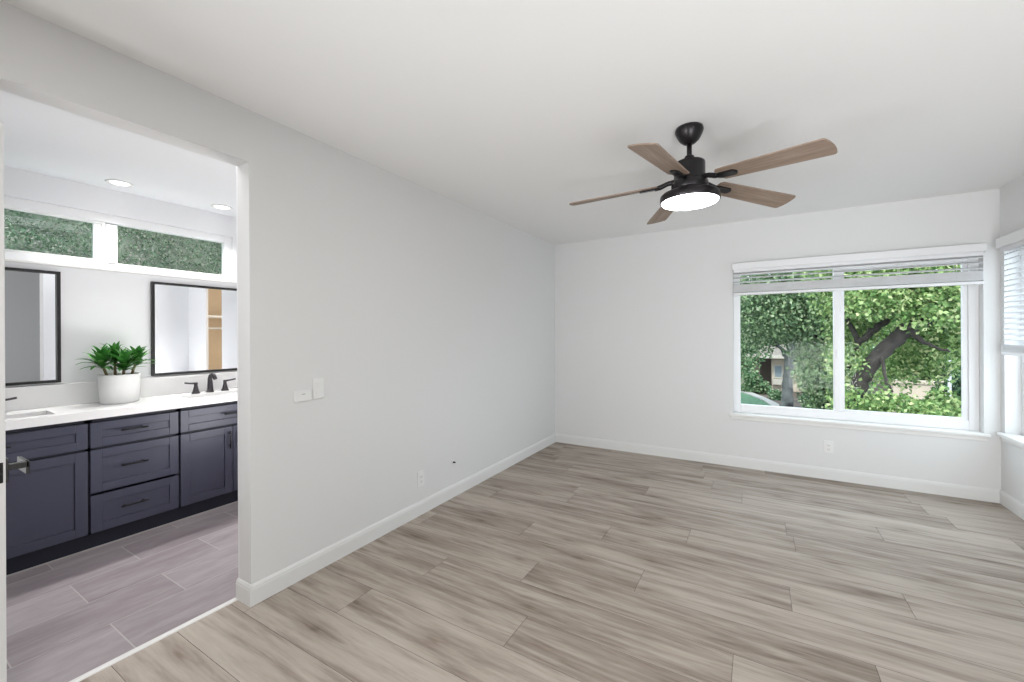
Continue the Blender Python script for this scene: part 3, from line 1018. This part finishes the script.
def shoot(cx, cy, h, n, tilt_az, tilt):
    mb = MB()
    top = Vector((cx+tilt*math.cos(tilt_az), cy+tilt*math.sin(tilt_az), 0.18+h))
    mb.tube([(cx, cy, 0.17), ((cx+top.x)/2, (cy+top.y)/2, 0.18+h*0.5), top], [0.0085, 0.008, 0.007], 8)
    s = mb.build('stem', M['stem'], pl)
    mb = MB()
    for k in range(n):
        az = k*2.399 + random.uniform(-0.25, 0.25)
        t = k/n
        el = math.radians(14 + 70*t**0.8 + random.uniform(-10, 10))
        L = random.uniform(0.110, 0.158)*(1.0-0.15*t)
        leaf_strip(mb.bm, top + Vector((0, 0, -0.025 + 0.05*t)), az, el, L, random.uniform(0.026, 0.036), random.uniform(0.4, 1.3))
    mb.build('leaf_rosette', M['plant_leaf'], s)
shoot(0.010, -0.062, 0.088, 38, -1.57, 0.030)
shoot(0.050, 0.005, 0.066, 36, 0.3, 0.010)
shoot(-0.005, 0.062, 0.092, 38, 1.57, 0.030)
shoot(-0.045, -0.010, 0.112, 34, 3.0, 0.012)

# ------------------------------------------------------------------ downlights
def downlight(label, x, y, power, group=None, spot=1.0):
    t = thing('downlight', label, 'downlight', (x, y, H), group=group)
    mb = MB(); mb.lathe([(0.052, -0.0005), (0.075, -0.0005), (0.078, -0.003), (0.074, -0.006), (0.056, -0.005), (0.052, -0.002)], n=36, cap=False); mb.build('trim_ring', M['trim'], t)
    mb = MB(); mb.lathe([(0.054, -0.0008), (0.054, -0.0025), (0.02, -0.004)], n=28); mb.build('lens', M['downlight'], t)
    l = area('downlight_lamp', (x, y, H-0.012), (0, 0, 0), 0.10, 0.10, power, (1, 0.985, 0.96), 'DISK')
    l.data.spread = math.radians(95)
    return t
downlight('round recessed downlight above the potted plant and drawer bank', -1.816, -3.546, 5.5)
downlight('round recessed downlight above the right mirror beside the opening edge', -1.811, -2.883, 5.5)

# ------------------------------------------------------------------ outside
rng = np.random.default_rng(7)
GZ = -2.25

def leaf_cloud(name, centers, radii, count, size, material, parent, squash=0.85, shell=0.35):
    """a crown of separate little folded leaves, filling a set of blobs"""
    centers = np.array(centers, float); radii = np.array(radii, float)
    vol = radii**2.2
    idx = rng.choice(len(centers), size=count, p=vol/vol.sum())
    d = rng.normal(size=(count, 3)); d /= np.linalg.norm(d, axis=1)[:, None]
    rr_ = (shell + (1-shell)*rng.random(count))**0.6
    pos = centers[idx] + d*rr_[:, None]*radii[idx][:, None]*np.array([1, 1, squash])
    # leaf frames
    a = rng.normal(size=(count, 3)) + np.array([0, 0, -0.4]); a /= np.linalg.norm(a, axis=1)[:, None]
    b = rng.normal(size=(count, 3)); b -= (b*a).sum(1)[:, None]*a; b /= np.linalg.norm(b, axis=1)[:, None]
    n = np.cross(a, b)
    s = size*(0.6+0.8*rng.random(count))[:, None]
    L = [pos, pos + a*s*0.45 + b*s*0.34 + n*s*0.08, pos + a*s*1.0, pos + a*s*0.45 - b*s*0.34 + n*s*0.08]
    v = np.stack(L, 1).reshape(-1, 3)
    f = np.arange(count*4).reshape(-1, 4)
    me = bpy.data.meshes.new(name)
    me.from_pydata(v.tolist(), [], f.tolist())
    me.materials.append(material)
    o = bpy.data.objects.new(name, me); COL.objects.link(o)
    if parent is not None:
        o.parent = parent
        o.location = -Vector(parent.location)
    return o


def limb(name, pts, rad, material, parent, n=12, jitter=0.0):
    mb = MB()
    # smooth the polyline
    P = [Vector(p) for p in pts]
    out, ro = [], []
    for i in range(len(P)-1):
        for t in np.linspace(0, 1, 5, endpoint=False):
            out.append(P[i].lerp(P[i+1], t) + Vector(rng.normal(size=3)*jitter)); ro.append((rad[i]*(1-t)+rad[i+1]*t)*(1+rng.normal()*0.05))
    out.append(P[-1]); ro.append(rad[-1])
    mb.tube(out, ro, n)
    o = mb.build(name, material, parent)
    o.location = -Vector(parent.location)
    return o

# near tree leaning across the right pane
Yn = 3.6
nb = at(842, 430, Yn)
tr = thing('leaning_tree', 'bright green tree whose thick leaning trunk crosses the right window pane', 'tree', (nb.x-0.55, Yn, GZ))
pts = [(nb.x-0.55, Yn, GZ), at(838, 432, Yn), at(856, 390, Yn), at(868.6, 368, Yn), at(888, 346, Yn), at(906, 330, Yn), at(922, 322, Yn+0.2), at(945, 300, Yn+0.4), at(965, 262, Yn+0.6)]
limb('trunk', pts, [0.20, 0.135, 0.115, 0.105, 0.100, 0.105, 0.115, 0.07, 0.04], M['bark'], tr, 14, 0.012)
limb('branch', [at(846, 372, Yn+0.3), at(858.7, 343, Yn+0.3), at(872, 331, Yn+0.3), at(884, 322, Yn+0.3), at(906, 302, Yn+0.3), at(922, 296, Yn+0.3), at(937, 292, Yn+0.3), at(952, 299, Yn+0.3)], [0.03, 0.045, 0.05, 0.052, 0.048, 0.04, 0.04, 0.02], M['bark'], tr, 10, 0.01)
limb('branch', [at(906, 330, Yn), at(930, 345, Yn-0.2), at(950, 352, Yn-0.3)], [0.05, 0.025, 0.012], M['bark'], tr, 8, 0.01)
limb('branch', [at(880, 352, Yn), at(886, 380, Yn-0.3), at(893, 392, Yn-0.4)], [0.03, 0.018, 0.01], M['bark'], tr, 8, 0.01)
limb('branch', [at(858, 343, Yn+0.3), at(845, 312, Yn+0.5), at(836, 296, Yn+0.5)], [0.045, 0.03, 0.02], M['bark'], tr, 8, 0.01)
limb('branch', [at(912, 300, Yn+0.3), at(909, 290, Yn+0.3), at(906, 265, Yn+0.3)], [0.05, 0.05, 0.03], M['bark'], tr, 8, 0.01)
cs, rs = [], []
for (px, py, dy, r) in [(850, 300, 0.5, 0.55), (868, 292, -0.3, 0.5), (890, 285, 0.2, 0.6), (925, 305, -0.2, 0.45), (950, 300, 0.3, 0.5), (958, 325, 0.4, 0.42),
                        (852, 335, 0.9, 0.45), (862, 318, 0.9, 0.5), (915, 345, 0.8, 0.4), (945, 345, 0.5, 0.42), (935, 365, 0.9, 0.35), (900, 368, 0.9, 0.4), (850, 365, 0.2, 0.4),
                        (848, 400, -0.3, 0.28), (865, 412, 0.0, 0.22), (885, 402, -0.4, 0.26), (905, 408, -0.4, 0.26), (925, 410, -0.3, 0.22), (940, 412, 0.0, 0.2), (880, 420, -0.3, 0.3), (910, 425, -0.3, 0.3),
                        (965, 280, 0.0, 0.7), (880, 265, 0.3, 0.8), (930, 268, 0.0, 0.7), (845, 270, 0.3, 0.7)]:
    cs.append(at(px, py, Yn+dy)); rs.append(r)
leaf_cloud('foliage', cs, rs, 30000, 0.062, M['leaf_near'], tr, 0.9, 0.1)

# second tree filling the left pane
Ym = 8.5
mb_ = at(826, 420, Ym)
tm = thing('leafy_tree', 'dense green tree filling the middle of the view through the left pane', 'tree', (mb_.x, Ym, GZ))
limb('trunk', [(mb_.x, Ym, GZ), at(830, 395, Ym), at(828, 350, Ym), at(822, 319, Ym), at(811, 300, Ym), at(800, 280, Ym)], [0.2, 0.17, 0.14, 0.11, 0.09, 0.05], M['bark'], tm, 10, 0.02)
limb('branch', [at(828, 350, Ym), at(812, 335, Ym), at(795, 315, Ym), at(780, 305, Ym)], [0.08, 0.06, 0.04, 0.02], M['bark'], tm, 8, 0.02)
cs, rs = [], []
for (px, py, dy, r) in [(760, 305, 0.5, 1.1), (785, 300, -0.5, 1.1), (815, 300, 0.2, 1.2), (835, 310, 0.6, 1.1), (750, 325, 1.2, 0.8), (790, 318, 0.4, 0.8), (818, 340, 0.0, 0.85), (838, 345, 0.5, 0.9), (814, 364, 0.2, 0.5),
                        (825, 370, -0.3, 0.75), (838, 385, 0.2, 0.7), (816, 388, 0.0, 0.45), (812, 402, -0.2, 0.3), (840, 402, -0.2, 0.5), (770, 275, 0, 1.4), (810, 270, 0, 1.4), (845, 280, 0, 1.3), (822, 405, 0.3, 0.4)]:
    cs.append(at(px, py, Ym+dy)); rs.append(r)
leaf_cloud('foliage', cs, rs, 40000, 0.085, M['leaf_left'], tm, 0.9, 0.1)

# slender grey trunk before the house
Yg = 17.0
gb = at(788, 405, Yg)
tg = thing('grey_trunk_tree', 'slender tree with a pale grey trunk in front of the house', 'tree', (gb.x, Yg, GZ))
limb('trunk', [(gb.x, Yg, GZ), at(787.5, 405, Yg), at(788, 380, Yg), at(789, 362, Yg), at(792, 340, Yg), at(786, 322, Yg)], [0.30, 0.22, 0.19, 0.18, 0.13, 0.06], M['bark_grey'], tg, 12, 0.02)
limb('branch', [at(789, 362, Yg), at(782, 350, Yg), at(772, 338, Yg)], [0.10, 0.07, 0.04], M['bark_grey'], tg, 8, 0.02)
cs, rs = [], []
for (px, py, dy, r) in [(744, 345, 0, 1.2), (744, 365, -1.0, 0.6), (758, 330, 1, 1.2), (775, 322, 0, 1.2), (795, 330, 1.0, 1.0), (745, 310, 0, 1.6), (775, 310, 0, 1.6), (812, 375, 1, 0.8), (820, 330, 1, 1.5)]:
    cs.append(at(px, py, Yg+dy)); rs.append(r)
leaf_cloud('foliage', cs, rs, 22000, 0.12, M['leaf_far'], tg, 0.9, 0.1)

# trees further back that close the view
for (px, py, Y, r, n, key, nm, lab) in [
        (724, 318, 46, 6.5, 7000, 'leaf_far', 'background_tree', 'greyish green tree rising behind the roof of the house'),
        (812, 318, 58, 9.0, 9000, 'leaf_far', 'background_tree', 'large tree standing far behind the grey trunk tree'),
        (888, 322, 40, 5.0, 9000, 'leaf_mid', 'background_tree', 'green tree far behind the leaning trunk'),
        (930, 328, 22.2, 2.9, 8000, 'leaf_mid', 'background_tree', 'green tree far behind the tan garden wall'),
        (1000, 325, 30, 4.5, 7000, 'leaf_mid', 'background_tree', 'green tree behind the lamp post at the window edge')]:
    c = at(px, py, Y)
    t = thing(nm, lab, 'tree', (c.x, Y, GZ))
    limb('trunk', [(c.x, Y, GZ), (c.x+0.2, Y, c.z-r*0.6), (c.x, Y, c.z+r*0.5)], [0.4, 0.3, 0.08], M['bark'], t, 10, 0.03)
    cc = [(c.x+rng.normal()*r*0.45, Y+rng.normal()*r*0.3, c.z+rng.normal()*r*0.4) for _ in range(12)]
    leaf_cloud('foliage', cc, [r*0.5]*12, n, 0.26, M[key], t, 0.95, 0.1)

# ground, lawn and path
mb = MB(); mb.box((-45, 0.3, GZ-0.3), (60, 75, GZ)); struct('ground_outside', mb, M['mulch'])
Yh = 26.0
def gp(px, py):
    d = fw + rt*((px-512)/F_PX) - up*((py-HOR)/F_PX)
    return CAM + d*((GZ-CAM.z)/d.z)
def flat(name, pix, z0, z1, material, kind='structure'):
    mb = MB()
    mb.prism([(gp(*p).x, gp(*p).y) for p in pix], 'z', GZ+z0, GZ+z1)
    o = mb.build(name, material)
    return tag(o, kind=kind)
flat('lawn', [(680, 394), (738, 392), (750, 396), (764, 402), (774, 409), (778, 440), (640, 440)], 0.0, 0.05, M['lawn'])
flat('path_curb', [(680, 391.5), (738, 389.5), (751, 393.5), (766, 399.5), (779, 406), (786, 440), (778, 440), (774, 409), (764, 402), (750, 396), (738, 392), (680, 394)], 0.0, 0.10, M['concrete'])

# the house across the street
hc = at(800, 395, Yh)
hx0, hx1 = at(764, 390, Yh).x, at(842, 390, Yh).x
hz1 = at(780, 357, Yh).z
hs = thing('house', 'tan stucco house with a brown roof behind the trees in the left pane', 'house', (hc.x, Yh, GZ))
def hb(mb, name, m_, parent=hs, off=True, **k):
    o = mb.build(name, m_, parent, **k)
    if off: o.location = -Vector(hs.location)
    return o
mb = MB()
wx = at(772, 390, Yh).x
mb.box((wx, Yh, GZ), (hx1, Yh+6, hz1)); mb.box((hx0-6, Yh+1.6, GZ), (wx, Yh+6, hz1))
hb(mb, 'wall', M['stucco'])
mb = MB()
zt = hz1
mb.prism([(Yh-0.8, zt), (Yh+6.8, zt), (Yh+6.8, zt+0.15), (Yh+3, zt+1.5), (Yh-0.8, zt+0.15)], 'x', hx0-7, hx1+0.7)
hb(mb, 'roof', M['roof'])
mb = MB(); mb.box((hx0-7, Yh-0.86, zt-0.05), (hx1+0.7, Yh-0.8, zt+0.16)); hb(mb, 'fascia', M['house_trim'])
wa, wb = at(775, 366, Yh), at(781.5, 377, Yh)
mb = MB(); mb.box((wa.x-0.08, Yh-0.05, wb.z-0.08), (wb.x+0.08, Yh+0.02, wa.z+0.08)); wf = hb(mb, 'window', M['house_trim'])
mb = MB(); mb.box((wa.x, Yh-0.07, wb.z), (wb.x, Yh-0.05, wa.z)); hb(mb, 'window_pane', M['house_glass'], wf, False)
mb = MB(); mb.box((wa.x-0.15, Yh-0.35, wb.z-0.45), (wb.x+0.15, Yh, wb.z-0.12)); hb(mb, 'planter_box', M['house_trim'])
mb = MB(); mb.box((hx0-0.2, Yh+1.55, GZ+0.1), (hx0+0.7, Yh+1.62, GZ+2.2)); hb(mb, 'door', M['house_dark'])
mb = MB(); mb.box((hx0-0.9, Yh-0.1, GZ), (hx0-0.65, Yh+0.15, hz1)); hb(mb, 'porch_post', M['house_trim'])

# shrubs in front of the house
def shrub(label, px, py, Y, r, n, key, size, group=None):
    c = at(px, py, Y)
    t = thing('shrub', label, 'shrub', (c.x, Y, GZ), group=group)
    limb('stem', [(c.x, Y, GZ), (c.x+0.05, Y, c.z)], [0.05, 0.02], M['bark'], t, 6)
    leaf_cloud('foliage', [(c.x+rng.normal()*r*0.4, Y+rng.normal()*r*0.3, c.z+rng.normal()*r*0.3) for _ in range(6)], [r*0.6]*6, n, size, M[key], t, 0.9, 0.1)
shrub('rounded shrub beside the porch of the tan house', 753, 384, 24, 0.75, 1500, 'leaf_far', 0.18)
shrub('low shrub under the window of the tan house', 779, 398, 22, 0.45, 900, 'leaf_far', 0.16)
shrub('dark round shrub at the bottom of the left pane by the center bar', 826, 402, 12, 0.55, 1500, 'leaf_dark', 0.12)
shrub('dark shrub beside the lamp post at the right window edge', 957, 393, 15, 0.75, 1500, 'leaf_dark', 0.13)
shrub('bright green shrub low under the leaning trunk', 866, 408, 6, 0.45, 1500, 'leaf_near', 0.10)
shrub('bright green shrub at the bottom of the right pane before the garden wall', 930, 410, 6, 0.40, 1500, 'leaf_near', 0.10)

# tan garden wall, lamp post, iron fence
ga, gb2 = at(893, 383, 18), at(946, 399, 18)
mb = MB(); mb.box((ga.x, 18, GZ), (gb2.x, 18.3, ga.z)); mb.box((ga.x-0.05, 17.95, ga.z), (gb2.x+0.05, 18.35, ga.z+0.12))
tag(mb.build('garden_wall', M['stucco']), 'tan garden wall seen under the leaning trunk in the right pane', 'garden wall')
pa = at(949.5, 373, 14)
t = thing('lamp_post', 'pale grey lamp post beside the right edge of the window view', 'lamp post', (pa.x, 14, GZ))
mb = MB(); mb.lathe([(0.09, 0), (0.09, 0.25), (0.05, 0.3), (0.045, pa.z-GZ)], n=14); mb.build('post', M['post'], t)
mb = MB(); mb.lathe([(0.05, 0), (0.11, 0.05), (0.14, 0.32), (0.16, 0.34), (0.03, 0.5)], c=(0, 0, pa.z-GZ), n=14); mb.build('lantern', M['post'], t)
fa, fb = at(862, 393, 9), at(876, 404, 9)
t = thing('iron_fence', 'short black iron fence at the foot of the leaning trunk', 'fence', ((fa.x+fb.x)/2, 9, GZ))
mb = MB()
q = Vector(t.location)
mb.box((fa.x, 8.98, fa.z-0.03), (fb.x, 9.02, fa.z)); mb.box((fa.x, 8.98, GZ+0.15), (fb.x, 9.02, GZ+0.18))
k = fa.x
while k <= fb.x:
    mb.box((k-0.008, 8.99, GZ), (k+0.008, 9.01, fa.z+0.05)); k += 0.09
at_parent(mb.build('bars', M['iron'], t), q)

# hillside behind the bathroom window
def hill():
    bm = bmesh.new()
    nx, ny = 40, 60
    V = []
    for i in range(nx):
        row = []
        for j in range(ny):
            x = -2.6 - 10*i/(nx-1)
            y = -9 + 14*j/(ny-1)
            z = 0.9 + (-2.6-x)*0.85 + 0.10*math.sin(x*5+y*3)+0.08*math.sin(y*7-x*2)+rng.normal()*0.03
            row.append(bm.verts.new((x, y, z)))
        V.append(row)
    for i in range(nx-1):
        for j in range(ny-1):
            bm.faces.new((V[i][j], V[i+1][j], V[i+1][j+1], V[i][j+1])).smooth = True
    bmesh.ops.recalc_face_normals(bm, faces=bm.faces[:])
    me = bpy.data.meshes.new('hill'); bm.to_mesh(me); bm.free()
    me.materials.append(M['hill'])
    o = bpy.data.objects.new('hill', me); COL.objects.link(o)
    tag(o, kind='structure')
hill()
n = 90000
x = -3.0 - 3.2*rng.random(n)
y = -5.6 + 5.6*rng.random(n)
z = 0.9 + (-2.6-x)*0.85 + 0.10*np.sin(x*5+y*3)+0.08*np.sin(y*7-x*2) + 0.02 + 0.08*rng.random(n)
pos = np.stack([x, y, z], 1)
a = rng.normal(size=(n, 3)) + np.array([0.5, 0, 0.5]); a /= np.linalg.norm(a, axis=1)[:, None]
b = rng.normal(size=(n, 3)); b -= (b*a).sum(1)[:, None]*a; b /= np.linalg.norm(b, axis=1)[:, None]
s = 0.026*(0.5+rng.random(n))[:, None]
v = np.stack([pos, pos+a*s*0.5+b*s*0.3, pos+a*s, pos+a*s*0.5-b*s*0.3], 1).reshape(-1, 3)
me = bpy.data.meshes.new('hillside_groundcover')
me.from_pydata(v.tolist(), [], np.arange(n*4).reshape(-1, 4).tolist())
me.materials.append(M['ivy'])
o = bpy.data.objects.new('hillside_groundcover', me); COL.objects.link(o)
tag(o, 'green and brown ground cover on the slope behind the bathroom window', 'ground cover', kind='stuff')
